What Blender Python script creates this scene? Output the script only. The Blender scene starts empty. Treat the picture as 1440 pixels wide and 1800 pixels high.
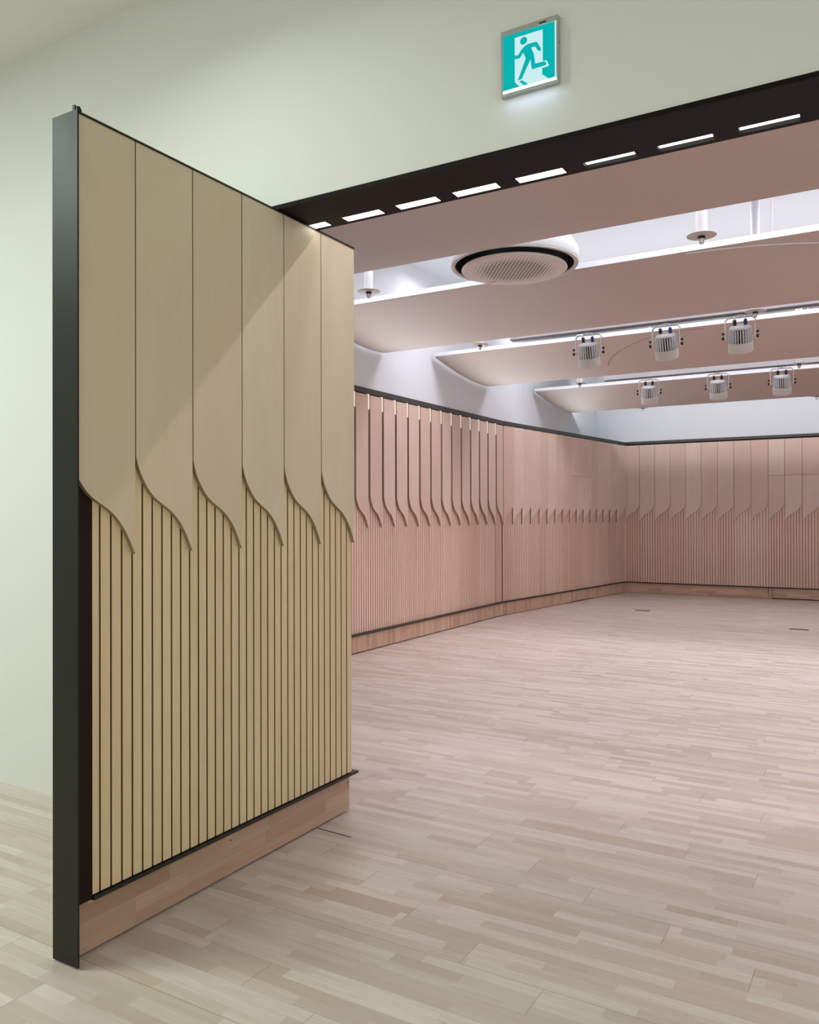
import bpy, bmesh, math, random
from mathutils import Vector, Matrix

C = bpy.context.scene.collection
SC = bpy.context.scene
random.seed(7)

# ------------------------------------------------------------------ camera, exposure, world, lights
SC.view_settings.view_transform = 'Standard'
SC.view_settings.look = 'None'
SC.view_settings.gamma = 1.0
SC.view_settings.use_curve_mapping = False
SC.view_settings.exposure = 0.0
SC.cycles.max_bounces = 10
SC.cycles.diffuse_bounces = 7
SC.cycles.glossy_bounces = 3
SC.cycles.use_denoising = True
SC.cycles.sample_clamp_indirect = 6.0

EYE = 1.5
FPX, YAW, PITCH, ROLL = 1441.13, 30.418, 0.257, -0.148
yw, pt, rl = (math.radians(v) for v in (YAW, PITCH, ROLL))
Fv = Vector((-math.sin(yw) * math.cos(pt), math.cos(yw) * math.cos(pt), math.sin(pt)))
Rv = Vector((math.cos(yw), math.sin(yw), 0))
Uv = Rv.cross(Fv)
R2 = Rv * math.cos(rl) + Uv * math.sin(rl)
U2 = -Rv * math.sin(rl) + Uv * math.cos(rl)
cam = bpy.data.cameras.new('camera')
cam.sensor_fit = 'HORIZONTAL'
cam.sensor_width = 36.0
cam.lens = FPX / 1440 * 36.0
cam.clip_start = 0.02
cam.clip_end = 100
camo = bpy.data.objects.new('camera', cam)
M = Matrix((R2, U2, -Fv)).transposed().to_4x4()
M.translation = Vector((0, 0, EYE))
camo.matrix_world = M
C.objects.link(camo)
SC.camera = camo

w = bpy.data.worlds.new('world')
SC.world = w
w.use_nodes = True
w.node_tree.nodes['Background'].inputs[0].default_value = (1, 1, 1, 1)
w.node_tree.nodes['Background'].inputs[1].default_value = 0.02


def area(name, loc, direction, sx, sy, power, col, spread=180):
    l = bpy.data.lights.new(name, 'AREA')
    l.shape = 'RECTANGLE'
    l.size = sx
    l.size_y = sy
    l.energy = power
    l.color = col
    l.spread = math.radians(spread)
    o = bpy.data.objects.new(name, l)
    o.location = loc
    # long side (local X) stays along world X
    d = Vector(direction).normalized()
    z = -d
    x = Vector((1, 0, 0)) if abs(d.x) < 0.9 else Vector((0, 1, 0))
    y = z.cross(x).normalized()
    o.rotation_euler = Matrix((x, y, z)).transposed().to_euler()
    C.objects.link(o)
    return o


FOYER = (0.87, 1.0, 0.90)
HALL = (1.0, 0.905, 0.995)
COOL = (1.0, 0.95, 1.0)
ICE = (0.86, 0.95, 1.0)
# foyer ceiling lamps, and fill added from the side
area('foyer_lamp', (-5.0, 0.2, 4.0), (0, 0, -1), 1.6, 0.5, 112, FOYER)
area('foyer_downlight', (-2.46, 1.62, 4.0), (0, 0, -1), 0.10, 0.10, 15, FOYER, 150)
area('foyer_lamp', (-0.9, -3.2, 4.0), (0, 0, -1), 2.4, 0.5, 40, FOYER)  # unseen rear lamp, added as general fill
area('foyer_side_fill', (5.1, -1.8, 2.2), (-1, 0, 0), 3.0, 1.6, 78, FOYER)  # unseen light panel, added to brighten the door face
# cove strips lying on top of the ceiling baffles
BX0, BX1 = -5.02, 5.0
for yy, zz, p in ((6.62, 3.57, 17), (9.26, 3.57, 20), (12.70, 3.57, 20), (7.55, 3.43, 18), (10.2, 3.43, 20)):
    area('cove_strip', (0, yy, zz), (0, 0.0, 1), 9.6, 0.06, p, COOL)
area('cove_strip', (0, 14.30, 3.45), (0, 1, 0.25), 9.6, 0.03, 52, COOL)
area('cove_strip', (0, 4.9, 3.45), (0, 0.2, 1), 9.6, 0.06, 20, COOL)
area('cove_strip', (0, 3.76, 3.53), (0, -1.0, 0.05), 9.6, 0.03, 62, HALL)
for yy, zz, p in ((3.48, 4.5, 34), (5.78, 4.5, 165), (8.62, 4.5, 155), (11.6, 4.5, 130)):  # unseen strips above the gaps, added to brighten the hall floor
    area('hall_floor_fill', (0, yy, zz), (0, 0, -1), 9.6, 0.6 if yy > 4 else 0.2, p, HALL, 150)
o_ = area('baffle_end_fill', (-4.985, 10.4, 2.935), (1, 0, 0.1), 0.03, 9.0, 40, ICE)  # added strip above the rail, whitens the baffle ends
d_ = Vector((1, 0, 0.1)).normalized()
y_ = Vector((0, 1, 0)); x_ = y_.cross(-d_).normalized()
o_.rotation_euler = Matrix((x_, y_, -d_)).transposed().to_euler()
# light thrown down and back onto the wall by the exit sign
area('sign_glow', (-1.132, 2.79, 3.056), (0, 0.25, -1), 0.19, 0.03, 0.055, (0.5, 0.66, 1.0))


# ------------------------------------------------------------------ node expression helper
class X:
    def __init__(s, nt, v):
        s.nt = nt
        s.v = v

    def _op(s, op, *a):
        n = s.nt.nodes.new('ShaderNodeMath')
        n.operation = op
        for i, q in enumerate((s,) + a):
            q = q.v if isinstance(q, X) else q
            if isinstance(q, (int, float)):
                n.inputs[i].default_value = q
            else:
                s.nt.links.new(q, n.inputs[i])
        return X(s.nt, n.outputs[0])

    def __add__(s, o): return s._op('ADD', o)
    def __sub__(s, o): return s._op('SUBTRACT', o)
    def __mul__(s, o): return s._op('MULTIPLY', o)
    def __truediv__(s, o): return s._op('DIVIDE', o)
    def floor(s): return s._op('FLOOR')
    def fract(s): return s._op('FRACT')
    def abs(s): return s._op('ABSOLUTE')
    def sin(s): return s._op('SINE')
    def lt(s, o): return s._op('LESS_THAN', o)
    def gt(s, o): return s._op('GREATER_THAN', o)
    def mod(s, o): return s._op('FLOORED_MODULO', o)
    def mx(s, o): return s._op('MAXIMUM', o)
    def mn(s, o): return s._op('MINIMUM', o)
    def pw(s, o): return s._op('POWER', o)
    def sqrt(s): return s._op('SQRT')


def new_mat(name, rough=0.5, col=(0.8, 0.8, 0.8), metal=0.0, spec=0.5):
    m = bpy.data.materials.new(name)
    m.use_nodes = True
    b = m.node_tree.nodes['Principled BSDF']
    b.inputs['Base Color'].default_value = (*col, 1)
    b.inputs['Roughness'].default_value = rough
    b.inputs['Metallic'].default_value = metal
    b.inputs['Specular IOR Level'].default_value = spec
    return m


def coords(nt, kind='Object'):
    t = nt.nodes.new('ShaderNodeTexCoord')
    s = nt.nodes.new('ShaderNodeSeparateXYZ')
    nt.links.new(t.outputs[kind], s.inputs[0])
    return t.outputs[kind], [X(nt, s.outputs[i]) for i in range(3)]


def wnoise(nt, a, b=0.0, c=0.0):
    cb = nt.nodes.new('ShaderNodeCombineXYZ')
    for i, q in enumerate((a, b, c)):
        if isinstance(q, X):
            nt.links.new(q.v, cb.inputs[i])
        else:
            cb.inputs[i].default_value = q
    n = nt.nodes.new('ShaderNodeTexWhiteNoise')
    nt.links.new(cb.outputs[0], n.inputs[0])
    return X(nt, n.outputs['Value'])


def noise(nt, vec, scale3, scale=1.0, detail=3.0, rough=0.55, dist=0.0):
    mp = nt.nodes.new('ShaderNodeMapping')
    mp.inputs['Scale'].default_value = scale3
    nt.links.new(vec, mp.inputs[0])
    n = nt.nodes.new('ShaderNodeTexNoise')
    n.inputs['Scale'].default_value = scale
    n.inputs['Detail'].default_value = detail
    n.inputs['Roughness'].default_value = rough
    n.inputs['Distortion'].default_value = dist
    nt.links.new(mp.outputs[0], n.inputs['Vector'])
    return X(nt, n.outputs[0])


def mixc(nt, f, a, b, mode='MIX'):
    n = nt.nodes.new('ShaderNodeMix')
    n.data_type = 'RGBA'
    n.blend_type = mode
    n.clamp_factor = True
    for i, q in ((0, f), (6, a), (7, b)):
        if isinstance(q, X):
            nt.links.new(q.v, n.inputs[i])
        elif isinstance(q, (int, float)):
            n.inputs[i].default_value = q
        elif isinstance(q, tuple):
            n.inputs[i].default_value = (*q, 1)
        else:
            nt.links.new(q, n.inputs[i])
    return n.outputs[2]


def scalec(nt, col, f):
    """multiply a colour socket by a scalar"""
    n = nt.nodes.new('ShaderNodeVectorMath')
    n.operation = 'SCALE'
    nt.links.new(col, n.inputs[0])
    nt.links.new(f.v, n.inputs['Scale'])
    return n.outputs[0]


def finish(m, col, rough=None):
    nt = m.node_tree
    b = nt.nodes['Principled BSDF']
    nt.links.new(col, b.inputs['Base Color'])
    if rough is not None:
        nt.links.new(rough.v, b.inputs['Roughness'])
    return m


def add_bump(m, h, strength=0.2, dist=0.002):
    nt = m.node_tree
    n = nt.nodes.new('ShaderNodeBump')
    n.inputs['Strength'].default_value = strength
    n.inputs['Distance'].default_value = dist
    nt.links.new(h.v, n.inputs['Height'])
    nt.links.new(n.outputs[0], nt.nodes['Principled BSDF'].inputs['Normal'])


# ------------------------------------------------------------------ materials


def mat_board(name, W_A, W_B, W_C):
    m = new_mat(name, 0.42, spec=0.4)
    nt = m.node_tree
    v, (x, y, z) = coords(nt)
    oi = nt.nodes.new('ShaderNodeObjectInfo')
    r = X(nt, oi.outputs['Random'])
    vv = nt.nodes.new('ShaderNodeCombineXYZ')
    nt.links.new((x + r * 37.0).v, vv.inputs[0])
    nt.links.new(y.v, vv.inputs[1])
    nt.links.new((z + r * 11.0).v, vv.inputs[2])
    g = noise(nt, vv.outputs[0], (70, 70, 1.3), 1.0, 4, 0.6, 0.3)
    cl = noise(nt, vv.outputs[0], (5.0, 5.0, 1.6), 1.0, 3, 0.6, 1.2)
    f = (g * 0.45 + cl * 0.75 - 0.28)
    c = mixc(nt, f, W_A, W_B)
    c = mixc(nt, r * 0.5, c, W_C)
    return finish(m, c)


def mat_slat(name, pitch, S_A, S_B, S_C):
    m = new_mat(name, 0.45, spec=0.4)
    nt = m.node_tree
    v, (x, y, z) = coords(nt)
    oi = nt.nodes.new('ShaderNodeObjectInfo')
    r = X(nt, oi.outputs['Random'])
    idx = (x / pitch).floor()
    t = wnoise(nt, idx, r * 91.0)
    vv = nt.nodes.new('ShaderNodeCombineXYZ')
    nt.links.new((x + r * 37.0).v, vv.inputs[0])
    nt.links.new(y.v, vv.inputs[1])
    nt.links.new((z + r * 11.0 + t * 0.6).v, vv.inputs[2])
    g = noise(nt, vv.outputs[0], (60, 60, 1.6), 1.0, 4, 0.6, 0.6)
    cl = noise(nt, vv.outputs[0], (7.0, 7.0, 2.2), 1.0, 3, 0.65, 2.0)
    f = g * 0.35 + cl * 0.85 + t * 0.22 - 0.32
    c = mixc(nt, f, S_A, S_B)
    c = mixc(nt, r * 0.5, c, S_C)
    return finish(m, c)


def mat_strip(name, axis, sw, pl, ca, cb, cc, y0=0.0, seed=0.0):
    """butcher-block strips; axis 'U' index of the strip direction, strips stacked along the other axis"""
    m = new_mat(name, 0.4, spec=0.4)
    nt = m.node_tree
    v, q = coords(nt)
    u, s = q[axis[0]], q[axis[1]]
    si = ((s - y0) / sw).floor()
    r1 = wnoise(nt, si, seed + 3.1)
    uu = u / pl + r1 * 17.0
    uu = uu + (uu * 2.3 + r1 * 6.0).sin() * 0.28
    pi_ = uu.floor()
    t = wnoise(nt, pi_, si, seed)
    t2 = wnoise(nt, pi_, si, seed + 9.0)
    vv = nt.nodes.new('ShaderNodeCombineXYZ')
    nt.links.new((u + t * 31.0).v, vv.inputs[0])
    nt.links.new((s + t2 * 7.0).v, vv.inputs[1])
    g = noise(nt, vv.outputs[0], (2.5, 60, 1), 1.0, 4, 0.6, 0.5)
    c = mixc(nt, t, ca, cb)
    c = mixc(nt, t2.gt(0.86) * 0.6, c, cc)
    c = mixc(nt, g * 0.9 - 0.25, c, cc)
    return finish(m, c)


def mat_floor():
    m = new_mat('maple_floor', 0.36, spec=0.5)
    nt = m.node_tree
    v, (x, y, z) = coords(nt)
    PW, SW = 0.15467, 0.15467 / 3
    row = ((y - 2.301) / PW).floor()
    fy = ((y - 2.301) / PW).fract()
    L = 1.48
    ux = (x + 0.918 + row * 0.312 + wnoise(nt, row, 5.0) * 0.05) / L
    fx = ux.fract()
    pid = ux.floor()
    si = ((y - 2.301) / SW).floor()
    r1 = wnoise(nt, si, 3.1)
    uu = x / 0.40 + r1 * 17.0
    uu = uu + (uu * 2.3 + r1 * 6.0).sin() * 0.3
    piece = (uu.floor()) + pid * 57.0
    t = wnoise(nt, piece, si, 1.0)
    t2 = wnoise(nt, piece, si, 7.0)
    vv = nt.nodes.new('ShaderNodeCombineXYZ')
    nt.links.new((x + t * 31.0).v, vv.inputs[0])
    nt.links.new((y + t2 * 7.0).v, vv.inputs[1])
    g = noise(nt, vv.outputs[0], (3.0, 42, 1), 1.0, 5, 0.62, 0.8)
    kn = noise(nt, vv.outputs[0], (5.0, 16, 1), 1.0, 3, 0.7, 2.0)
    c = mixc(nt, t.pw(1.3), (0.67, 0.61, 0.555), (0.50, 0.425, 0.365))
    c = mixc(nt, t2.gt(0.92) * 0.4, c, (0.48, 0.35, 0.265))
    c = mixc(nt, g * 1.1 - 0.38, c, (0.46, 0.345, 0.26))
    c = mixc(nt, (kn - 0.66) * 3.0, c, (0.36, 0.25, 0.17))
    # thin joints: plank edges, plank ends; every fourth long joint is open a little wider
    k4 = ((row + 3.0).mod(4.0)).lt(0.5)
    wy = k4 * 0.0075 + 0.0035
    edge = fy.lt(wy).mx(fy.gt(k4 * 0 + 0.9965)) * (k4 * 0.45 + 0.30)
    end = (fx * L).lt(0.0022)
    line = edge.mx(end * 0.6)
    c = mixc(nt, line, c, (0.10, 0.06, 0.04))
    finish(m, c)
    rn = noise(nt, v, (1.2, 1.2, 1), 1.0, 3, 0.6)
    rr = rn * 0.12 + g * 0.08 + 0.27
    nt.links.new(rr.v, nt.nodes['Principled BSDF'].inputs['Roughness'])
    return m


def mat_paint(name, col, rough=0.7, bump=0.05):
    m = new_mat(name, rough, col, spec=0.25)
    nt = m.node_tree
    v, _ = coords(nt)
    n = noise(nt, v, (1, 1, 1), 0.8, 3, 0.5)
    c = mixc(nt, n * 0.35, col, tuple(q * 0.95 for q in col))
    finish(m, c)
    add_bump(m, noise(nt, v, (1, 1, 1), 180.0, 2, 0.5), bump, 0.001)
    return m


def mat_metal_paint(name, col, rough=0.4, spec=0.5):
    m = new_mat(name, rough, col, spec=spec)
    nt = m.node_tree
    v, _ = coords(nt)
    n = noise(nt, v, (1, 1, 0.4), 3.0, 3, 0.6)
    c = mixc(nt, n * 0.5, col, tuple(q * 0.7 for q in col))
    finish(m, c, n * 0.15 + (rough - 0.07))
    return m


def mat_emit(name, col, strength, base=(0.8, 0.8, 0.8)):
    m = new_mat(name, 0.5, base)
    b = m.node_tree.nodes['Principled BSDF']
    b.inputs['Emission Color'].default_value = (*col, 1)
    b.inputs['Emission Strength'].default_value = strength
    return m


def mat_grille():
    """perforated face of the round ceiling unit: lozenge holes fading towards the rim"""
    m = new_mat('ac_grille', 0.5, (0.62, 0.56, 0.53), spec=0.3)
    nt = m.node_tree
    v, (x, y, z) = coords(nt)
    a = (x * 0.82 + y * 0.57) / 0.026
    b = (x * 0.57 - y * 0.82) / 0.042
    fa = (a.fract() - 0.5).abs()
    fb = ((b + a.floor() * 0.5).fract() - 0.5).abs()
    rr = (x * x + y * y).sqrt()
    size = (rr * -2.1 + 0.80).mn(0.36).mx(0.0)
    hole = (fa.lt(size)) * (fb.lt(size)) * rr.lt(0.325)
    c = mixc(nt, hole, (0.66, 0.60, 0.57), (0.09, 0.075, 0.07))
    return finish(m, c)


MT = {}
MT['white'] = mat_paint('white_paint', (0.80, 0.80, 0.785))
MT['hallwhite'] = mat_paint('hall_white_paint', (0.65, 0.695, 0.72))
MT['ceil'] = mat_paint('ceiling_paint', (0.60, 0.69, 0.735))
MT['baffle'] = mat_paint('baffle_paint', (0.50, 0.395, 0.35), 0.6)
MT['board'] = mat_board('hall_tinted_maple_board', (0.74, 0.60, 0.51), (0.58, 0.43, 0.35), (0.56, 0.36, 0.27))  # same maple as the door, with the hall's pink light in its colour
MT['slat'] = mat_slat('hall_tinted_maple_slats', 0.2843 / 6, (0.80, 0.61, 0.50), (0.62, 0.44, 0.34), (0.60, 0.37, 0.27))  # slats likewise: pink cast of the hall light mixed into the maple
MT['doorboard'] = mat_board('pale_maple_board', (0.74, 0.655, 0.49), (0.58, 0.485, 0.34), (0.64, 0.52, 0.36))
MT['doorslat'] = mat_slat('pale_maple_slats', 0.278 / 6, (0.82, 0.67, 0.43), (0.64, 0.49, 0.29), (0.70, 0.51, 0.31))
MT['edge'] = mat_paint('plywood_edge', (0.36, 0.26, 0.17), 0.6)
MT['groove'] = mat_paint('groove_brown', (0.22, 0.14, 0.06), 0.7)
MT['recess'] = mat_paint('recess_brown', (0.10, 0.065, 0.05), 0.7)
MT['steel'] = mat_metal_paint('dark_steel', (0.014, 0.015, 0.011), 0.45, 0.3)
MT['post'] = mat_metal_paint('brown_black_steel', (0.018, 0.009, 0.006), 0.6, 0.15)
MT['beam'] = mat_metal_paint('beam_black', (0.007, 0.005, 0.005), 0.6, 0.15)
MT['rail'] = mat_metal_paint('rail_grey', (0.055, 0.05, 0.05), 0.5)
MT['black'] = mat_metal_paint('ledge_black', (0.008, 0.007, 0.007), 0.3)
MT['floor'] = mat_floor()
PK = ((0.60, 0.42, 0.31), (0.48, 0.32, 0.23), (0.38, 0.23, 0.16))
MT['plinth_x'] = mat_strip('plinth_blocks_long', (0, 2), 0.048, 0.42, *PK, seed=2.0)
MT['plinth_z'] = mat_strip('plinth_blocks_upright', (2, 0), 0.055, 0.9, *PK, seed=5.0)
MT['plinth_door'] = mat_strip('door_plinth_blocks', (0, 2), 0.056, 0.40, *PK, seed=8.0)
MT['lampwhite'] = mat_metal_paint('lamp_white', (0.60, 0.60, 0.61), 0.45)
MT['lampgrey'] = mat_metal_paint('lamp_fin_grey', (0.62, 0.63, 0.64), 0.4)
MT['lampcore'] = mat_metal_paint('lamp_core_grey', (0.03, 0.03, 0.032), 0.5)
MT['lens'] = mat_paint('frosted_shade', (0.50, 0.48, 0.46), 0.5)
MT['blue'] = new_mat('plug_blue', 0.4, (0.02, 0.03, 0.16))
MT['knob'] = new_mat('knob_black', 0.5, (0.012, 0.012, 0.012))
MT['cable'] = new_mat('cable_white', 0.5, (0.72, 0.72, 0.72))
MT['track'] = mat_metal_paint('track_white', (0.72, 0.74, 0.77), 0.5)
MT['trackdark'] = mat_metal_paint('track_channel', (0.16, 0.15, 0.16), 0.5)
MT['chrome'] = new_mat('nozzle_metal', 0.3, (0.55, 0.53, 0.5), metal=1.0)
MT['plate'] = mat_metal_paint('escutcheon', (0.55, 0.52, 0.50), 0.4)
MT['ring'] = mat_metal_paint('ac_ring', (0.62, 0.57, 0.55), 0.5)
MT['dark'] = new_mat('duct_black', 0.8, (0.004, 0.004, 0.004))
MT['grille'] = mat_grille()
MT['signbody'] = mat_metal_paint('sign_housing_grey', (0.42, 0.44, 0.42), 0.35)
MT['signwhite'] = mat_emit('sign_lit_white', (0.58, 0.84, 0.86), 1.0, (0.02, 0.02, 0.02))
MT['signgreen'] = mat_emit('sign_lit_green', (0.0, 0.43, 0.43), 1.0, (0.0, 0.02, 0.02))
for k_ in ('signwhite', 'signgreen'): MT[k_].node_tree.nodes['Principled BSDF'].inputs['Specular IOR Level'].default_value = 0.05
MT['signedge'] = mat_emit('sign_lit_edge', (0.9, 1.0, 1.0), 2.2)
MT['led'] = mat_emit('slot_led', (0.97, 1.0, 0.96), 5.0)
MT['slotled'] = mat_emit('wall_slot_led', (1.0, 0.90, 0.76), 1.0, (0.1, 0.1, 0.1))
MT['fbox'] = mat_metal_paint('floor_box_bronze', (0.15, 0.12, 0.10), 0.4)


# ------------------------------------------------------------------ mesh helpers
class MB:
    def __init__(s):
        s.bm = bmesh.new()

    def box(s, x0, x1, y0, y1, z0, z1, mi=0):
        v = [s.bm.verts.new((x, y, z)) for x in (x0, x1) for y in (y0, y1) for z in (z0, z1)]
        for q in ((0, 1, 3, 2), (4, 6, 7, 5), (0, 4, 5, 1), (2, 3, 7, 6), (0, 2, 6, 4), (1, 5, 7, 3)):
            f = s.bm.faces.new([v[i] for i in q])
            f.material_index = mi
        return s

    def prism(s, pts, a0, a1, plane='XZ', mi=0, side=None):
        """polygon pts in plane, extruded along the third axis from a0 to a1"""
        def P(p, a):
            if plane == 'XZ': return (p[0], a, p[1])
            if plane == 'YZ': return (a, p[0], p[1])
            return (p[0], p[1], a)
        A = [s.bm.verts.new(P(p, a0)) for p in pts]
        B = [s.bm.verts.new(P(p, a1)) for p in pts]
        f = s.bm.faces.new(A); f.material_index = mi
        f = s.bm.faces.new(B[::-1]); f.material_index = mi
        n = len(pts)
        for i in range(n):
            f = s.bm.faces.new((A[i], B[i], B[(i + 1) % n], A[(i + 1) % n]))
            f.material_index = mi if side is None else side
        return s

    def lathe(s, prof, n=32, mi=0, mat=None, smooth=True, closed=False):
        """prof: list of (r, z); revolve about local Z"""
        rings = []
        for r, z in prof:
            if r < 1e-6:
                rings.append([s.bm.verts.new(tr(mat, (0, 0, z)))])
            else:
                rings.append([s.bm.verts.new(tr(mat, (r * math.cos(2 * math.pi * i / n), r * math.sin(2 * math.pi * i / n), z))) for i in range(n)])
        pairs = list(zip(rings, rings[1:])) + ([(rings[-1], rings[0])] if closed else [])
        for a, b in pairs:
            for i in range(n):
                j = (i + 1) % n
                if len(a) == 1 and len(b) == 1: continue
                if len(a) == 1: f = s.bm.faces.new((a[0], b[i], b[j]))
                elif len(b) == 1: f = s.bm.faces.new((a[i], b[0], a[j]))
                else: f = s.bm.faces.new((a[i], b[i], b[j], a[j]))
                f.material_index = mi
                f.smooth = smooth
        return s

    def tube(s, pts, r, n=8, mi=0):
        pts = [Vector(p) for p in pts]
        rings = []
        up = None
        for i, p in enumerate(pts):
            t = (pts[min(i + 1, len(pts) - 1)] - pts[max(i - 1, 0)]).normalized()
            if up is None:
                up = Vector((0, 0, 1)) if abs(t.z) < 0.9 else Vector((1, 0, 0))
            a = t.cross(up).normalized()
            b = a.cross(t).normalized()
            up = b
            rings.append([s.bm.verts.new(p + a * r * math.cos(2 * math.pi * k / n) + b * r * math.sin(2 * math.pi * k / n)) for k in range(n)])
        for A, B in zip(rings, rings[1:]):
            for k in range(n):
                f = s.bm.faces.new((A[k], A[(k + 1) % n], B[(k + 1) % n], B[k]))
                f.smooth = True
                f.material_index = mi
        f = s.bm.faces.new(rings[0][::-1]); f.material_index = mi
        f = s.bm.faces.new(rings[-1]); f.material_index = mi
        return s

    def build(s, name, mats, parent=None, bevel=0.0, xf=None):
        bmesh.ops.recalc_face_normals(s.bm, faces=s.bm.faces)
        if xf is not None:
            bmesh.ops.transform(s.bm, matrix=xf, verts=s.bm.verts)
        me = bpy.data.meshes.new(name)
        s.bm.to_mesh(me)
        s.bm.free()
        for m in (mats if isinstance(mats, (list, tuple)) else [mats]):
            me.materials.append(MT[m])
        o = bpy.data.objects.new(name, me)
        C.objects.link(o)
        o.parent = parent
        if bevel:
            b = o.modifiers.new('bevel', 'BEVEL')
            b.width = bevel
            b.segments = 2
            b.limit_method = 'ANGLE'
            b.angle_limit = math.radians(40)
        return o


def tr(mat, p):
    return (mat @ Vector(p)) if mat is not None else p


def thing(name, label, cat, loc=(0, 0, 0), rz=0.0, group=None):
    o = bpy.data.objects.new(name, None)
    o.empty_display_size = 0.1
    C.objects.link(o)
    o.location = loc
    o.rotation_euler = (0, 0, rz)
    tag(o, label, cat, group)
    if name == 'timber_cladding': o['kind'] = 'thing'
    return o


def tag(o, label, cat, group=None):
    o['label'] = label
    o['category'] = cat
    if group: o['group'] = group
    return o


def struct(o):
    o['kind'] = 'structure'
    return o


def dup(root, loc, rz, label, group=None):
    r = root.copy(); C.objects.link(r)
    r.location = loc; r.rotation_euler = (0, 0, rz); r['label'] = label
    if group: r['group'] = group
    for ch in list(root.children):
        c = ch.copy(); C.objects.link(c); c.parent = r
        for g in list(ch.children):
            d = g.copy(); C.objects.link(d); d.parent = c
    return r


# ------------------------------------------------------------------ room shell
WALL_Y0, WALL_Y1 = 2.833, 3.135
OPEN_X = -2.50
FCEIL, HCEIL = 4.05, 4.55
YF = 15.88
struct(MB().box(-7.6, 5.3, -5.0, 16.2, -0.2, 0.0).build('floor', 'floor'))
b = MB()
b.box(-7.5, OPEN_X, WALL_Y0, WALL_Y1, 0, HCEIL + 0.1)
b.box(OPEN_X, 5.2, WALL_Y0, WALL_Y1, 2.876, HCEIL + 0.1)
b.box(3.2, 5.2, WALL_Y0, WALL_Y1, 0, 2.876)
struct(b.build('wall_front', 'white'))
struct(MB().box(-7.7, -7.5, -5.0, WALL_Y1, 0, FCEIL).build('wall_foyer_left', 'white'))
struct(MB().box(5.2, 5.4, -5.0, 16.2, 0, HCEIL + 0.1).build('wall_right', 'white'))
struct(MB().box(-7.7, 5.4, -5.2, -5.0, 0, FCEIL).build('wall_behind', 'white'))
struct(MB().box(-7.7, 5.4, -5.2, WALL_Y0, FCEIL, FCEIL + 0.15).build('ceiling_foyer', 'white'))
struct(MB().box(-5.5, 5.4, WALL_Y0, 16.2, HCEIL, HCEIL + 0.15).build('ceiling', 'ceil'))
# hall left wall: plaster above the rail, recessed backing behind the cladding
b = MB()
b.box(-5.4, -5.02, WALL_Y1, 16.2, 2.915, HCEIL)
struct(b.build('wall_left', 'hallwhite'))
b = MB()
b.box(-5.4, -5.12, WALL_Y1, 11.33, 0, 2.915)
BDIR = math.atan2(YF - 11.314, -4.46 + 5.01)
bc, bs = math.cos(BDIR), math.sin(BDIR)


def PB(s, d):
    """point on wall B: s metres along it, d metres out into the hall"""
    return (-5.01 + s * bc + d * bs, 11.314 + s * bs - d * bc)


LB = math.hypot(0.55, YF - 11.314)
p = [PB(0, -0.11), PB(LB + 0.1, -0.11), (-5.4, YF + 0.2), (-5.4, 11.33)]
b.prism(p, 0, 2.915, 'XY')
struct(b.build('wall_left_backing', 'recess'))
b = MB()
b.box(-5.4, 5.2, YF + 0.015, YF + 0.3, 2.915, HCEIL)
struct(b.build('wall_back', 'hallwhite'))
struct(MB().box(-4.75, 5.2, YF + 0.095, YF + 0.3, 0, 2.915).build('wall_back_backing', 'recess'))

# beam over the opening, with slots for the recessed lights
LX = [(-2.336, -2.247), (-2.152, -1.952), (-1.867, -1.667), (-1.586, -1.386), (-1.301, -1.102),
      (-1.019, -0.821), (-0.738, -0.542), (-0.456, -0.261), (-0.174, 0.026), (0.109, 0.309)]
LX[0] = (-2.447, -2.247)
SY0, SY1 = 3.060, 3.118
b = MB()
zb, zt = 2.857, 2.9
b.box(OPEN_X, 3.2, WALL_Y0 - 0.004, SY0, zb, 2.876)
b.box(OPEN_X, 3.2, SY1, WALL_Y1 + 0.004, zb, 2.876)
xs = [OPEN_X] + [v for a in LX for v in a] + [3.2]
for i in range(0, len(xs), 2):
    b.box(xs[i], xs[i + 1], SY0, SY1, zb, 2.876)
struct(b.build('trim_1', 'beam'))
# dark jamb lining on the hidden left side of the opening and the front flange
struct(MB().box(OPEN_X - 0.01, OPEN_X + 0.006, WALL_Y0 - 0.004, WALL_Y1 + 0.004, 0, 2.857).build('trim_2', 'beam'))

lbl = ['lit slot light in the black beam, cut off by the top of the open door',
       'lit slot light in the black beam, second from the open door',
       'lit slot light in the black beam, third from the open door',
       'lit slot light in the black beam, fourth from the open door',
       'lit slot light in the black beam left of centre, below the exit sign',
       'thin lit slot light in the black beam, first right of the exit sign',
       'thin lit slot light in the black beam, second right of the exit sign',
       'thin lit slot light in the black beam, nearest the right edge of the view',
       '', '']
rl0 = None
for i, (x0, x1) in enumerate(LX[:8]):
    t = thing('recessed_light', lbl[i], 'recessed light', (x0, SY0, 2.857), 0, 'slot lights in the black beam')
    zz = 0.002 if i < 5 else 0.0150
    MB().box(0, x1 - x0, 0, 0.058, zz, 0.0185).build('diffuser', 'led', t)
    r = MB()
    r.box(0.0, x1 - x0, -0.0, 0.0015, 0.0, 0.018)
    r.box(0.0, x1 - x0, 0.0565, 0.058, 0.0, 0.018)
    r.build('trim_frame', 'beam', t)

# ------------------------------------------------------------------ cladding module
SCURVE = [(0, 1.741), (.018, 1.704), (.076, 1.66), (.152, 1.623), (.238, 1.591), (.325, 1.568), (.422, 1.55),
          (.513, 1.535), (.60, 1.52), (.697, 1.497), (.80, 1.464), (.888, 1.424), (.95, 1.389), (.99, 1.366)]


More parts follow.
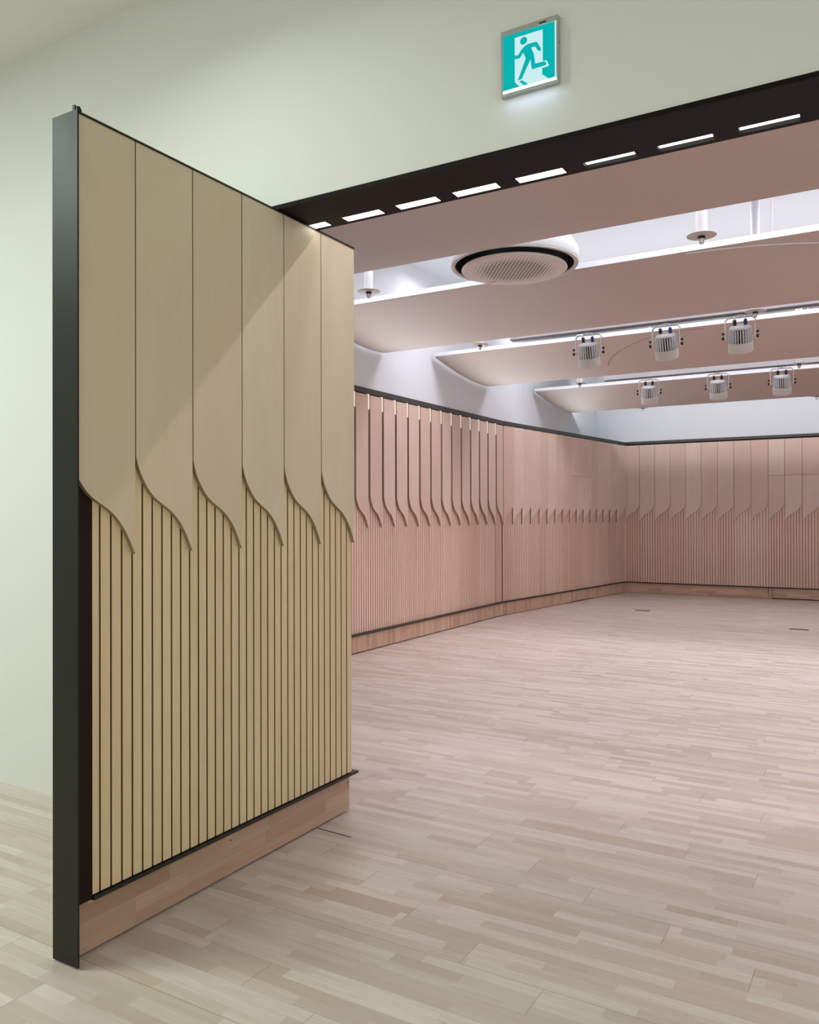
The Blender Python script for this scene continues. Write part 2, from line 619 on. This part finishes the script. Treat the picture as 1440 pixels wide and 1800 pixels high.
def catmull(pts, k=4):
    out = []
    n = len(pts)
    for i in range(n - 1):
        p0, p1, p2, p3 = pts[max(i - 1, 0)], pts[i], pts[i + 1], pts[min(i + 2, n - 1)]
        for j in range(k):
            t = j / k
            out.append(tuple(0.5 * ((2 * p1[a]) + (-p0[a] + p2[a]) * t + (2 * p0[a] - 5 * p1[a] + 4 * p2[a] - p3[a]) * t * t
                                    + (-p0[a] + 3 * p1[a] - 3 * p2[a] + p3[a]) * t ** 3) for a in (0, 1)))
    out.append(pts[-1])
    return out


SC_ = catmull(SCURVE)
ZTOP = 2.847
ZS = 0.210


def board_poly(W, x0=0.0, x1=None, mirror=False, zcut=None, part='all', ztop=ZTOP):
    """outline of the upper board of a module of width W, between x0 and x1"""
    x1 = W if x1 is None else x1
    cur = []
    for u, z in SC_:
        x = u * W
        if x < x0 or x > x1: continue
        cur.append((x, z))
    # interpolate at x0
    def zat(x):
        for (ua, za), (ub, zb_) in zip(SC_, SC_[1:]):
            if ua * W <= x <= ub * W and ub > ua:
                return za + (zb_ - za) * (x - ua * W) / ((ub - ua) * W)
        return SC_[0][1] if x <= 0 else SC_[-1][1]
    if not cur or cur[0][0] > x0 + 1e-5:
        cur.insert(0, (x0, zat(x0)))
    if cur[-1][0] < x1 - 1e-5:
        cur.append((x1, SC_[-1][1]))
    if zcut is not None and part == 'top':
        pts = [(x0, zcut), (x1, zcut), (x1, ztop), (x0, ztop)]
    elif zcut is not None:
        pts = cur + [(x1, zcut), (x0, zcut)]
    else:
        pts = cur + [(x1, ztop), (x0, ztop)]
    if mirror:
        pts = [(W - x, z) for x, z in pts][::-1]
    return pts


def make_panel(W, mirror=False, gap=0.004, front=0.0, slat_back=0.019, bx0=None, thick=0.018, zcut=None, n=6, slx0=0.0):
    """local x along the wall, room side is -y; returns [(name, MB, mats)]"""
    res = []
    x0 = gap * 0.5 if bx0 is None else bx0
    x1 = W - gap * 0.5
    bd = MB()
    if zcut is None:
        bd.prism(board_poly(W, x0, x1, mirror), front, front + thick, 'XZ', 0, 1)
        res.append(('face_board', bd, ['board', 'edge']))
    else:
        bd.prism(board_poly(W, x0, x1, mirror, zcut - 0.002, 'low'), front, front + thick, 'XZ', 0, 1)
        res.append(('face_board', bd, ['board', 'edge']))
        b2 = MB()
        b2.prism(board_poly(W, x0, x1, mirror, zcut + 0.002, 'top'), front, front + thick, 'XZ', 0, 1)
        res.append(('top_board', b2, ['board', 'edge']))
    sl = MB()
    p = W / n
    g = 0.0075
    for i in range(n):
        a, c = i * p + g / 2, (i + 1) * p - g / 2
        if c <= slx0 + 0.002: continue
        a = max(a, slx0)
        k0 = len(sl.bm.faces)
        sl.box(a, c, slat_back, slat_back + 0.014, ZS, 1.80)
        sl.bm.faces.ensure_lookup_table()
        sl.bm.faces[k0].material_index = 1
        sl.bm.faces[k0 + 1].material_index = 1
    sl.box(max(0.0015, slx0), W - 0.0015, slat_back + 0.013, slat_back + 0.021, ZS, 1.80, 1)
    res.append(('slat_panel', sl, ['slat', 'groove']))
    return res


def build_parts(parts, root):
    for n, m, mats in parts:
        m.build(n, mats, root)


ordn = ['first', 'second', 'third', 'fourth', 'fifth', 'sixth', 'seventh', 'eighth', 'ninth', 'tenth', 'eleventh',
        'twelfth', 'thirteenth', 'fourteenth', 'fifteenth', 'sixteenth', 'seventeenth', 'eighteenth']

# --- section A: nearest stretch of the left wall, boards set apart with lit slots
WA = 0.2843
yA = [7.398 + 0.2843 * k for k in range(14)]
GA = 0.042
slotparts = None
protoA = None
nA = 0
labels_hidden = 'maple wall panel with a lit slot, standing hidden behind the open door'
for i in range(-6, 14):
    y0 = yA[0] + i * WA if i < 0 else yA[i]
    if i >= 0:
        lab = 'pale maple wall panel beside a lit slot, %s past the open door' % ordn[i]
    else:
        lab = 'maple panel with a lit slot, hidden behind the door, %s before those in view' % ordn[-i - 1]
    grp = 'slotted maple panels on the left wall'
    if i == 13:
        t = thing('timber_cladding', 'narrow pale maple wall panel closing the slotted row where the wall bends', 'wall panel', (-5.015, y0, 0), math.pi / 2, grp)
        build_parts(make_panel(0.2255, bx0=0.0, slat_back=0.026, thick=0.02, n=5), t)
        continue
    if protoA is None:
        protoA = thing('timber_cladding', lab, 'wall panel', (-5.015, y0, 0), math.pi / 2, grp)
        prm = make_panel(WA, bx0=0.0, slat_back=0.032, thick=0.022)
        prm[1][1].box(0, WA, 0.024, 0.034, 1.70, 2.856, 1)
        # board narrower than the module: leave the slot on its right
        bd = MB()
        pol = board_poly(WA - GA + 0.0, 0.0, WA - GA, False)
        bd.prism(pol, 0, 0.022, 'XZ', 0, 1)
        prm[0] = ('face_board', bd, ['board', 'edge'])
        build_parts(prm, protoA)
        MB().box(WA - GA + 0.001, WA - 0.014, 0.005, 0.022, 2.69, 2.856).build('slot_light', 'slotled', protoA)
    else:
        dup(protoA, (-5.015, y0, 0), math.pi / 2, lab, grp)

# --- section B: boards stepping towards the corner
sB = []
for yy in (11.321, 11.600, 11.880, 12.160, 12.435, 12.705, 12.981, 13.250, 13.515, 13.778, 14.048, 14.325, 14.602, 14.885, 15.175, 15.49, 15.88):
    sB.append((yy - 11.314) / bs)
protoB = {}
for i in range(16):
    Wd = sB[i + 1] - sB[i]
    key = (round(Wd, 2), 8 <= i <= 10)
    x, y = PB(sB[i], 0.0)
    lab = 'stepped maple wall panel with a curved foot, %s after the bend' % ordn[i]
    if 8 <= i <= 10:
        lab = 'stepped maple wall panel with the seam of a hidden door, %s after the bend' % ordn[i]
    if i == 15:
        lab = 'stepped maple wall panel that meets the corner of the hall'
    grp = 'stepped maple panels on the left wall'
    if key in protoB:
        dup(protoB[key], (x, y, 0), BDIR, lab, grp)
    else:
        t = thing('timber_cladding', lab, 'wall panel', (x, y, 0), BDIR, grp)
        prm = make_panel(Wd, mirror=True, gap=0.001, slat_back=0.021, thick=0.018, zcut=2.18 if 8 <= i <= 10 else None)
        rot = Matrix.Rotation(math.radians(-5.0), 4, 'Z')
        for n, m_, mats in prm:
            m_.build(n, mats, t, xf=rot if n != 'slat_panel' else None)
        protoB[key] = t

# --- far wall
xF = [-4.462, -4.178, -3.888, -3.601, -3.319, -3.036, -2.748, -2.464, -2.175, -1.885, -1.618, -1.337, -1.050, -0.765, -0.48, -0.195, 0.09, 0.375, 0.66]
protoF = {}
for i in range(len(xF) - 1):
    Wd = xF[i + 1] - xF[i]
    cut = i >= 9
    key = (round(Wd, 2), cut)
    if i < 9:
        lab = 'maple wall panel with a curved foot on the far wall, %s from the corner' % ordn[i]
    elif i < 12:
        lab = 'maple panel on the hidden door of the far wall, %s right of its upright seam' % ordn[i - 9]
    else:
        lab = 'maple panel on the far wall right of the hidden door, %s outside the view' % ordn[i - 12]
    grp = 'maple panels on the far wall'
    if key in protoF:
        dup(protoF[key], (xF[i], YF - 0.0, 0), 0, lab, grp)
    else:
        t = thing('timber_cladding', lab, 'wall panel', (xF[i], YF, 0), 0, grp)
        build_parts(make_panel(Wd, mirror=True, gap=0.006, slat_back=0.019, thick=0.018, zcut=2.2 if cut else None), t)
        protoF[key] = t

struct(MB().box(-4.51, -4.458, YF + 0.014, YF + 0.05, 0.206, 2.856).build('trim_7', 'slat'))
# rails, ledges, baseboards
RZ0, RZ1 = 2.858, 2.918
b = MB().box(-5.12, -5.008, WALL_Y1, 11.32, RZ0, RZ1)
q = [PB(0, 0.004), PB(LB, 0.004), (-5.1, YF + 0.01), (-5.1, 11.31)]
b.prism(q, RZ0, RZ1, 'XY')
struct(b.build('trim_3', 'rail'))
struct(MB().box(-4.46, 5.2, YF - 0.012, YF + 0.1, RZ0 + 0.012, RZ1).build('trim_4', 'rail'))
b = MB().box(-5.11, -4.995, WALL_Y1, 11.325, 0.192, 0.206)
b.prism([PB(0, 0.015), PB(LB, 0.015), PB(LB, -0.1), PB(0, -0.1)], 0.192, 0.206, 'XY')
struct(b.build('trim_5', 'black'))
struct(MB().box(-4.46, 5.2, YF - 0.015, YF + 0.09, 0.192, 0.206).build('trim_6', 'black'))
# baseboards in their own local frames so that the blocks run correctly
LA0 = 11.314 - WALL_Y1
o = struct(MB().box(0, LA0, 0, 0.03, 0.012, 0.192).build('baseboard_left', 'plinth_z'))
o.location = (-5.012, WALL_Y1, 0); o.rotation_euler = (0, 0, math.pi / 2)
b = MB()
sc0 = (13.56 - 11.314) / bs
sc1 = (14.40 - 11.314) / bs
b.box(0, sc0 - 0.002, 0, 0.03, 0.008, 0.192)
b.box(sc0 + 0.002, sc1 - 0.002, 0, 0.03, 0.016, 0.192)
b.box(sc1 + 0.002, LB, 0, 0.03, 0.008, 0.192)
o = struct(b.build('baseboard_left_far', 'plinth_z'))
x, y = PB(0, 0.0)
o.location = (x, y, 0); o.rotation_euler = (0, 0, BDIR)
b = MB()
b.box(0, 2.565, 0, 0.03, 0.003, 0.192)
b.box(2.575, 2.63, 0, 0.03, 0.003, 0.192)
b.box(2.638, 9.6, 0, 0.03, 0.018, 0.192)
o = struct(b.build('baseboard_back', 'plinth_x'))
o.location = (-4.46, YF, 0)

# ------------------------------------------------------------------ the big open door
XP = -2.335
door = struct(bpy.data.objects.new('door_1', None))
C.objects.link(door)
door.location = (XP, 1.784, 0)
door.rotation_euler = (0, 0, math.pi / 2)
# local x -> world +y (from the cap), local -y -> world +x, local y -> world -x
Y0 = 1.784


def ly(v): return v - Y0


MB().box(0.006, ly(3.428), 0.050, 0.116, 0.012, 2.845).build('core', 'edge', door)
MB().box(0.0, 0.006, -0.013, 0.116, 0.006, 2.853).build('edge_plate', 'steel', door)
pb = MB()
pb.box(0.006, ly(1.866), 0.0185, 0.05, 0.196, 1.80)
pb.build('steel_post', 'post', door)
MB().box(0.006, ly(3.428), -0.004, 0.05, 2.8465, 2.854).build('top_rail', 'steel', door)
MB().box(0.08, ly(3.468), 0.006, 0.05, 0.194, 0.206).build('ledge', 'black', door)
bb = MB()
bb.box(0.006, ly(3.446), 0.048, 0.06, 0.008, 0.166)
bb.box(0.006, ly(3.446), 0.049, 0.06, 0.166, 0.170)
bb.box(0.006, ly(3.446), 0.048, 0.06, 0.170, 0.194)
bo = bb.build('plinth_board', 'plinth_door', door)
for yy in (2.575, 3.441 - 0.006):
    s_ = MB()
    s_.lathe([(0, 0.0), (0.0035, 0.0), (0.0035, 0.0012), (0, 0.0012)], 12, 0, Matrix.Translation((ly(yy), 0.0478, 0.148)) @ Matrix.Rotation(math.pi / 2, 4, 'X'))
    s_.build('screw_hole', 'knob', bo)
MB().prism([(0.0, 2.853), (0.0, 2.871), (0.012, 2.868), (0.018, 2.860), (0.03, 2.8545), (0.03, 2.853)], 0.0, 0.012).build('top_catch', 'steel', door)
MB().prism([(0.0, 2.853), (0.0, 2.862), (0.010, 2.866), (0.02, 2.853)], -0.012, -0.007).build('top_catch', 'steel', door)
joints = [1.758, 2.038, 2.318, 2.598, 2.873, 3.150, 3.430]
WD = 0.278
pr = None
for i in range(6):
    Wd = joints[i + 1] - joints[i]
    holder = bpy.data.objects.new('door_panel', None)
    C.objects.link(holder)
    holder.parent = door
    holder.location = (ly(joints[i]), 0, 0)
    if i == 0:
        prm = make_panel(Wd, gap=0.005, bx0=0.034, slx0=1.867 - 1.758)
    else:
        prm = make_panel(Wd, gap=0.005)
    for n, m_, mats in prm:
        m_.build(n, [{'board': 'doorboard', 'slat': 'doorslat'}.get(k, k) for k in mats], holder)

# ------------------------------------------------------------------ ceiling baffles


def prof(t, h, rise=0.022, tv=0.80):
    if t < tv: return h * ((tv - t) / tv) ** 1.75
    return rise * ((t - tv) / (1 - tv)) ** 2


def baffle(y0, y1, z1, z0, label):
    n = 44
    pts = [(y0 + (y1 - y0) * i / n, z1 + prof(i / n, z0 - z1)) for i in range(n + 1)]
    top = [(yy, zz + 0.03) for yy, zz in pts[::-1]]
    top[0] = (top[0][0], pts[-1][1] + 0.012)
    b = MB()
    b.prism(pts + top, -4.975, 5.19, 'YZ')
    o = b.build('ceiling_baffle', 'baffle')
    for f in o.data.polygons:
        f.use_smooth = len(f.vertices) == 4 and abs(f.normal.z) > 0.8
    tag(o, label, 'ceiling baffle', 'curved ceiling baffles')
    MB().box(-4.975, 5.19, y0 - 0.008, y0, z0 - 0.001, z0 + 0.044).build('front_lip', 'hallwhite', o)
    return o


baffle(3.83, 5.25, 3.35, 3.52, 'wide curved ceiling baffle directly behind the black beam')
bf2 = baffle(6.47, 7.95, 3.342, 3.512, 'curved ceiling baffle just beyond the round air conditioner')
bf3 = baffle(9.10, 10.80, 3.345, 3.512, 'curved ceiling baffle behind the nearer row of stage lights')
baffle(12.50, 14.40, 3.35, 3.512, 'farthest curved ceiling baffle, behind the second row of stage lights')


def zb3(y): return 3.345 + prof((y - 9.10) / 1.70, 0.167)
def zb2(y): return 3.342 + prof((y - 6.47) / 1.48, 0.170)


def ray(px, py):
    return Fv + R2 * ((px - 720) / FPX) + U2 * ((900 - py) / FPX)


def on_surface(px, py, zf, ya, yb):
    d = ray(px, py)
    best = None
    for k in range(400):
        y = ya + (yb - ya) * k / 399
        t = y / d.y
        e = abs(EYE + d.z * t - zf(y))
        if best is None or e < best[0]: best = (e, d.x * t, y, zf(y))
    return best[1:]


# curved seams where the baffle lining panels overlap
seam = [on_surface(px, py, zb3, 9.12, 10.5) for px, py in ((1068, 642), (1070, 634), (1077, 626), (1088, 617), (1103, 609), (1125, 599), (1150, 591), (1180, 584))]
seam += [(seam[-1][0] + 0.35, 9.16, zb3(9.16))]
s3 = MB().tube(seam, 0.004, 6)
s3.build('lining_seam', 'edge', bf3)
seam2 = [(-1.35, 6.49), (-1.1, 6.50), (-0.85, 6.53), (-0.6, 6.58), (-0.35, 6.65), (-0.1, 6.74)]
s2 = MB().tube([(x, y, zb2(y) - 0.003) for x, y in seam2], 0.006, 6)
s2.build('lining_seam', 'hallwhite', bf2)

# ------------------------------------------------------------------ round air conditioner
ac = thing('ceiling_air_conditioner', 'round ceiling air conditioner with a perforated disc, between the first two baffles', 'air conditioner', (-2.46, 5.77, 3.395), 0)
MB().lathe([(0.452, 0.0), (0.478, 0.004), (0.482, 0.02), (0.482, 0.10), (0.40, 0.23), (0.40, HCEIL - 3.397), (0.39, HCEIL - 3.397), (0.39, 0.23), (0.452, 0.10)], 64, closed=True).build('housing', 'hallwhite', ac)
MB().lathe([(0.448, 0.0), (0.478, -0.004), (0.481, 0.004), (0.448, 0.012)], 64, closed=True).build('outer_ring', 'ring', ac)
MB().lathe([(0.449, 0.006), (0.449, 0.10), (0, 0.10), (0, 0.06), (0.40, 0.06), (0.40, 0.02)], 64).build('air_outlet', 'dark', ac)
MB().lathe([(0, -0.036), (0.37, -0.036), (0.392, -0.034), (0.400, -0.028), (0.396, -0.018), (0, -0.012)], 64).build('grille_disc', 'grille', ac)
MB().box(-0.30, -0.24, 0.19, 0.196, -0.0375, -0.0355).build('badge', 'knob', ac, xf=Matrix.Rotation(0, 4, 'Z'))

# ------------------------------------------------------------------ sprinklers
spr = [(-3.80, 5.8, 'seen close above the open door top'),
       (-1.10, 5.8, 'right of the round air conditioner'),
       (-3.93, 8.25, 'left of the nearer light track'),
       (-1.08, 8.22, 'at the right end of the nearer light track, above the third stage light'),
       (-3.85, 11.40, 'left of the farther light track'),
       (-0.985, 11.36, 'above the farther light track near the right edge'),
       (-3.78, 14.6, 'behind the farthest baffle at the left, close to the far wall'),
       (-1.01, 14.6, 'behind the farthest baffle at the right edge of the view')]
root = None
for i, (x, y, where) in enumerate(spr):
    lab = 'sprinkler with a round collar, ' + where
    lab = ' '.join(lab.split()[:16])
    if root is None:
        root = thing('ceiling_sprinkler', lab, 'sprinkler', (x, y, 3.395), 0, 'ceiling sprinklers on drop pipes')
        MB().lathe([(0.038, 0.004), (0.038, HCEIL - 3.396), (0, HCEIL - 3.396)], 20).build('drop_pipe', 'track', root)
        MB().lathe([(0, -0.004), (0.075, -0.003), (0.098, 0.0), (0.098, 0.003), (0, 0.006)], 32).build('collar_plate', 'plate', root)
        nz = MB().lathe([(0, -0.055), (0.012, -0.054), (0.018, -0.045), (0.016, -0.035), (0.022, -0.028), (0.022, -0.020), (0.014, -0.018), (0.014, -0.012), (0, -0.012)], 16).build('nozzle', 'chrome', root)
        MB().lathe([(0.0, -0.018), (0.024, -0.018), (0.024, -0.003), (0, -0.003)], 16).build('nozzle_seat', 'knob', nz)
    else:
        dup(root, (x, y, 3.395), 0, lab)

# ------------------------------------------------------------------ light tracks and stage lights
def track(x0, x1, y, z, label):
    t = thing('light_track', label, 'light track', (x0, y, z), 0, 'light tracks under the ceiling')
    L = x1 - x0
    MB().box(0, L, -0.05, 0.05, 0.008, 0.15).build('trunking', 'track', t)
    MB().box(0.0, L, -0.046, 0.046, 0, 0.008).build('track_channel', 'trackdark', t)
    for xx in (0.62, L * 0.32, L * 0.75):
        MB().box(xx, xx + 0.016, -0.008, 0.008, 0.15, HCEIL - z - 0.002).build('hanger', 'track', t)
    return t


track(-3.57, 4.6, 8.30, 3.405, 'long white light track carrying the nearer three stage lights')
track(-3.48, 4.6, 11.40, 3.392, 'long white light track carrying the farther three stage lights')


def stage_light(x, y, z, rz, label, blue=True, sc=1.0):
    t = thing('stage_light', label, 'stage light', (x, y, z), rz, 'white stage lights on the tracks')
    tilt = Matrix.Translation((0, 0, -0.215)) @ Matrix.Rotation(math.radians(22), 4, 'X') @ Matrix.Scale(sc, 4)
    # body: finned barrel, axis tilted so that the lens points away from the entrance and down
    core = MB()
    core.lathe([(0, 0.112), (0.055, 0.112), (0.085, 0.104), (0.098, 0.088), (0.098, 0.080), (0.0, 0.078)], 32, 0, tilt)
    body = core.build('top_cover', 'lampwhite', t)
    MB().lathe([(0, 0.081), (0.074, 0.081), (0.078, -0.052), (0, -0.052)], 24, 0, tilt).build('heat_sink_core', 'lampcore', t)
    fins = MB()
    n = 26
    for k in range(n):
        a = 2 * math.pi * k / n
        m_ = tilt @ Matrix.Rotation(a, 4, 'Z')
        vs = [fins.bm.verts.new(m_ @ Vector(p)) for p in
              [(0.066, -0.0042, -0.05), (0.106, -0.0042, -0.05), (0.102, -0.0042, 0.078), (0.066, -0.0042, 0.082),
               (0.066, 0.0042, -0.05), (0.106, 0.0042, -0.05), (0.102, 0.0042, 0.078), (0.066, 0.0042, 0.082)]]
        for q in ((0, 1, 2, 3), (7, 6, 5, 4), (0, 4, 5, 1), (1, 5, 6, 2), (2, 6, 7, 3), (3, 7, 4, 0)):
            fins.bm.faces.new([vs[i] for i in q])
    fins.build('cooling_fins', 'lampgrey', t)
    MB().lathe([(0.108, -0.048), (0.112, -0.062), (0.110, -0.135), (0.104, -0.145), (0.098, -0.145), (0.1, -0.06), (0.09, -0.048)], 36, 0, tilt, closed=True).build('lens_hood', 'lens', t)
    MB().lathe([(0, -0.125), (0.1, -0.125), (0.1, -0.118), (0, -0.118)], 28, 0, tilt).build('lens', 'lampgrey', t)
    # plugs and cables
    for sx, mt in ((-0.045, 'knob'), (0.05, 'blue' if blue else 'knob')):
        pl = MB().lathe([(0, 0.108), (0.016, 0.108), (0.017, 0.155), (0.010, 0.166), (0, 0.166)], 12, 0, tilt @ Matrix.Translation((sx, 0.0, 0))).build('plug', mt, t)
        p0 = tilt @ Vector((sx, 0, 0.163))
        pts = [p0, p0 + Vector((0.0, -0.004, 0.03)), Vector((sx * 0.8, -0.03, -0.02)), Vector((sx * 0.3, -0.02, -0.012)), Vector((sx * -0.4, -0.01, -0.008))]
        MB().tube(catm3(pts), 0.0055, 8).build('cable', 'cable', pl)
    # yoke
    yk = MB()
    w_, r_ = 0.134, 0.04
    path = [(-w_, 0, -0.235), (-w_, 0, -0.07)]
    for k in range(1, 6):
        a = k / 6 * math.pi / 2
        path.append((-w_ + r_ - r_ * math.cos(a), 0, -0.07 + r_ * math.sin(a)))
    path += [(-w_ + r_, 0, -0.03), (w_ - r_, 0, -0.03)]
    for k in range(1, 6):
        a = math.pi / 2 - k / 6 * math.pi / 2
        path.append((w_ - r_ + r_ * math.cos(a), 0, -0.07 + r_ * math.sin(a)))
    path += [(w_, 0, -0.07), (w_, 0, -0.235)]
    # flat strap section
    rings = []
    for i, p in enumerate(path):
        a_ = Vector(path[max(i - 1, 0)]); c_ = Vector(path[min(i + 1, len(path) - 1)])
        tt = (c_ - a_).normalized()
        nn = Vector((tt.z, 0, -tt.x)) * 0.0045
        pv = Vector(p)
        rings.append([yk.bm.verts.new(pv + nn + Vector((0, s * 0.016, 0))) for s in (-1, 1)] + [yk.bm.verts.new(pv - nn + Vector((0, s * 0.016, 0))) for s in (1, -1)])
    for A, B in zip(rings, rings[1:]):
        for k in range(4):
            yk.bm.faces.new((A[k], A[(k + 1) % 4], B[(k + 1) % 4], B[k]))
    yk.bm.faces.new(rings[0]); yk.bm.faces.new(rings[-1])
    y_ = yk.build('yoke', 'lampwhite', t)
    MB().box(-0.014, 0.014, -0.014, 0.014, -0.036, -0.0005).build('clamp', 'lampwhite', y_)
    MB().box(w_ + 0.0036, w_ + 0.006, -0.007, 0.007, -0.15, -0.08).build('angle_scale', 'knob', y_)
    rx = Matrix.Rotation(math.pi / 2, 4, 'Y')
    for s in (-1, 1):
        for zz, rr in ((-0.175, 0.014), (-0.218, 0.018)):
            kb = MB().lathe([(0, 0.0), (rr * 0.5, 0.0), (rr * 0.6, 0.010), (rr, 0.012), (rr * 0.95, 0.026), (0, 0.028)], 14, 0,
                            Matrix.Translation((s * (w_ + 0.003), 0, zz)) @ (rx if s > 0 else rx.inverted()))
            kb.build('knob', 'knob', y_)
        MB().box(min(s * w_, s * 0.1), max(s * w_, s * 0.1), -0.006, 0.006, -0.222, -0.212).build('pivot', 'lampgrey', y_)
    return t


def catm3(pts, k=6):
    pts = [Vector(p) for p in pts]
    out = []
    n = len(pts)
    for i in range(n - 1):
        p0, p1, p2, p3 = pts[max(i - 1, 0)], pts[i], pts[i + 1], pts[min(i + 2, n - 1)]
        for j in range(k):
            t = j / k
            out.append(0.5 * ((2 * p1) + (-p0 + p2) * t + (2 * p0 - 5 * p1 + 4 * p2 - p3) * t * t + (-p0 + 3 * p1 - 3 * p2 + p3) * t ** 3))
    out.append(pts[-1])
    return out


stage_light(-2.705, 8.30, 3.405, 0.10, 'white finned stage light on the nearer track, leftmost of its three', True)
stage_light(-1.915, 8.30, 3.405, 0.02, 'white finned stage light on the nearer track, middle of its three', True)
stage_light(-1.225, 8.30, 3.405, 0.06, 'white finned stage light on the nearer track, rightmost of its three', True)
stage_light(-2.862, 11.40, 3.392, 0.16, 'small white stage light on the farther track, leftmost of its three', False)
stage_light(-1.960, 11.40, 3.392, 0.05, 'small white stage light on the farther track, middle of its three', False)
stage_light(-1.188, 11.40, 3.392, 0.08, 'small white stage light on the farther track, rightmost of its three', False)

# ------------------------------------------------------------------ exit sign
sg = thing('exit_sign', 'square lit emergency exit sign with a running figure on the white wall above the beam', 'exit sign', (-1.132, WALL_Y0, 3.172), 0)
cx, cz = -1.132, 3.172


def P(pts): return [(x - cx, z - cz) for x, z in pts]


MB().box(-0.117, 0.107, -0.022, 0, -0.112, 0.134).build('housing', 'signbody', sg, bevel=0.002)
MB().box(-0.100, 0.100, -0.030, -0.022, -0.104, 0.101).build('light_guide', 'signbody', sg)
fp = MB().box(-0.104, 0.104, -0.0345, -0.030, -0.106, 0.105).build('lit_panel', 'signwhite', sg, bevel=0.0015)
MB().box(-0.104, 0.104, -0.0352, -0.030, -0.1065, -0.099).build('lit_edge', 'signedge', fp)
f = MB()
A0, A1 = -0.0350, -0.0344
f.prism(P([(-1.235, 3.277), (-1.188, 3.2765), (-1.188, 3.096), (-1.170, 3.076), (-1.235, 3.0755)]), A0, A1)
f.prism(P([(-1.188, 3.2765), (-1.0785, 3.2755), (-1.0785, 3.259), (-1.188, 3.260)]), A0, A1)
f.prism(P([(-1.0785, 3.2755), (-1.033, 3.275), (-1.033, 3.075), (-1.056, 3.075), (-1.081, 3.096), (-1.081, 3.119), (-1.061, 3.119), (-1.0545, 3.1225), (-1.064, 3.142), (-1.0785, 3.144)]), A0, A1)
f.build('green_border', 'signgreen', fp)
man = MB()
man.prism(P([(-1.148, 3.219), (-1.134, 3.2225), (-1.106, 3.2215), (-1.099, 3.218), (-1.0855, 3.192), (-1.0855, 3.187), (-1.0885, 3.184), (-1.0925, 3.184), (-1.097, 3.1875), (-1.109, 3.2065), (-1.123, 3.205),
           (-1.113, 3.180), (-1.108, 3.143), (-1.075, 3.1415), (-1.068, 3.138), (-1.0645, 3.128), (-1.066, 3.1265), (-1.116, 3.125), (-1.1215, 3.128), (-1.126, 3.163), (-1.144, 3.132), (-1.159, 3.103), (-1.163, 3.1005), (-1.176, 3.1005),
           (-1.161, 3.133), (-1.1445, 3.172), (-1.1545, 3.196), (-1.168, 3.1795), (-1.1875, 3.1805), (-1.1875, 3.194), (-1.174, 3.1925), (-1.162, 3.2085)]), A0, A1)
hd = [(-1.153 + 0.0138 * math.cos(a * math.pi / 12), 3.2395 + 0.0138 * math.sin(a * math.pi / 12)) for a in range(24)]
man.prism(P(hd), A0, A1)
man.prism(P([(-1.171, 3.0955), (-1.159, 3.0960), (-1.136, 3.0765), (-1.152, 3.0755)]), A0, A1)
man.build('running_figure', 'signgreen', fp)
MB().box(0.035, 0.062, -0.0225, -0.0215, 0.118, 0.124).build('maker_mark', 'knob', sg)
MB().lathe([(0, 0), (0.0025, 0), (0.0025, 0.001), (0, 0.001)], 10, 0, Matrix.Translation((0.1068, -0.012, 0.035)) @ Matrix.Rotation(math.pi / 2, 4, 'Y')).build('test_button', 'knob', sg)

# ------------------------------------------------------------------ floor boxes and the floor bolt slot by the door
for (x, y, lab) in ((-3.37, 12.96, 'small dark floor box near the corner of the hall'), (-1.04, 11.81, 'small dark floor box at the right edge of the view')):
    t = thing('floor_box', lab, 'floor box', (x, y, 0), 0, 'floor boxes in the hall')
    MB().box(-0.115, 0.115, -0.06, 0.06, 0.0, 0.003).build('lid', 'fbox', t)
    MB().box(-0.105, 0.105, -0.004, 0.004, 0.003, 0.0035).build('hinge_line', 'knob', t)

t = thing('floor_guide_slot', 'short dark slot in the floor just past the end of the open door', 'floor slot', (-2.28, 3.170, 0), -0.05)
MB().box(-0.10, 0.10, -0.003, 0.003, 0.0, 0.0012).build('slot_strip', 'knob', t)
# white pipes under the slab whose ends show in the first gap
for px, py, zz, lab in ((1266, 350, 4.2, 'white pipe end under the slab, right of the sprinkler near the right edge'),
                        (657, 466, 4.1, 'white pipe end under the slab, left of the round air conditioner')):
    d = ray(px, py)
    t_ = (zz - EYE) / d.z
    x, y = d.x * t_, d.y * t_
    o = MB().lathe([(0, 0.0), (0.035, -0.006), (0.05, -0.03), (0.05, -2.0), (0, -2.0)], 28, 0, Matrix.Rotation(-math.pi / 2, 4, 'X')).build('ceiling_pipe', 'hallwhite')
    o.location = (x, y, zz)
    tag(o, lab, 'pipe', 'pipes under the slab')
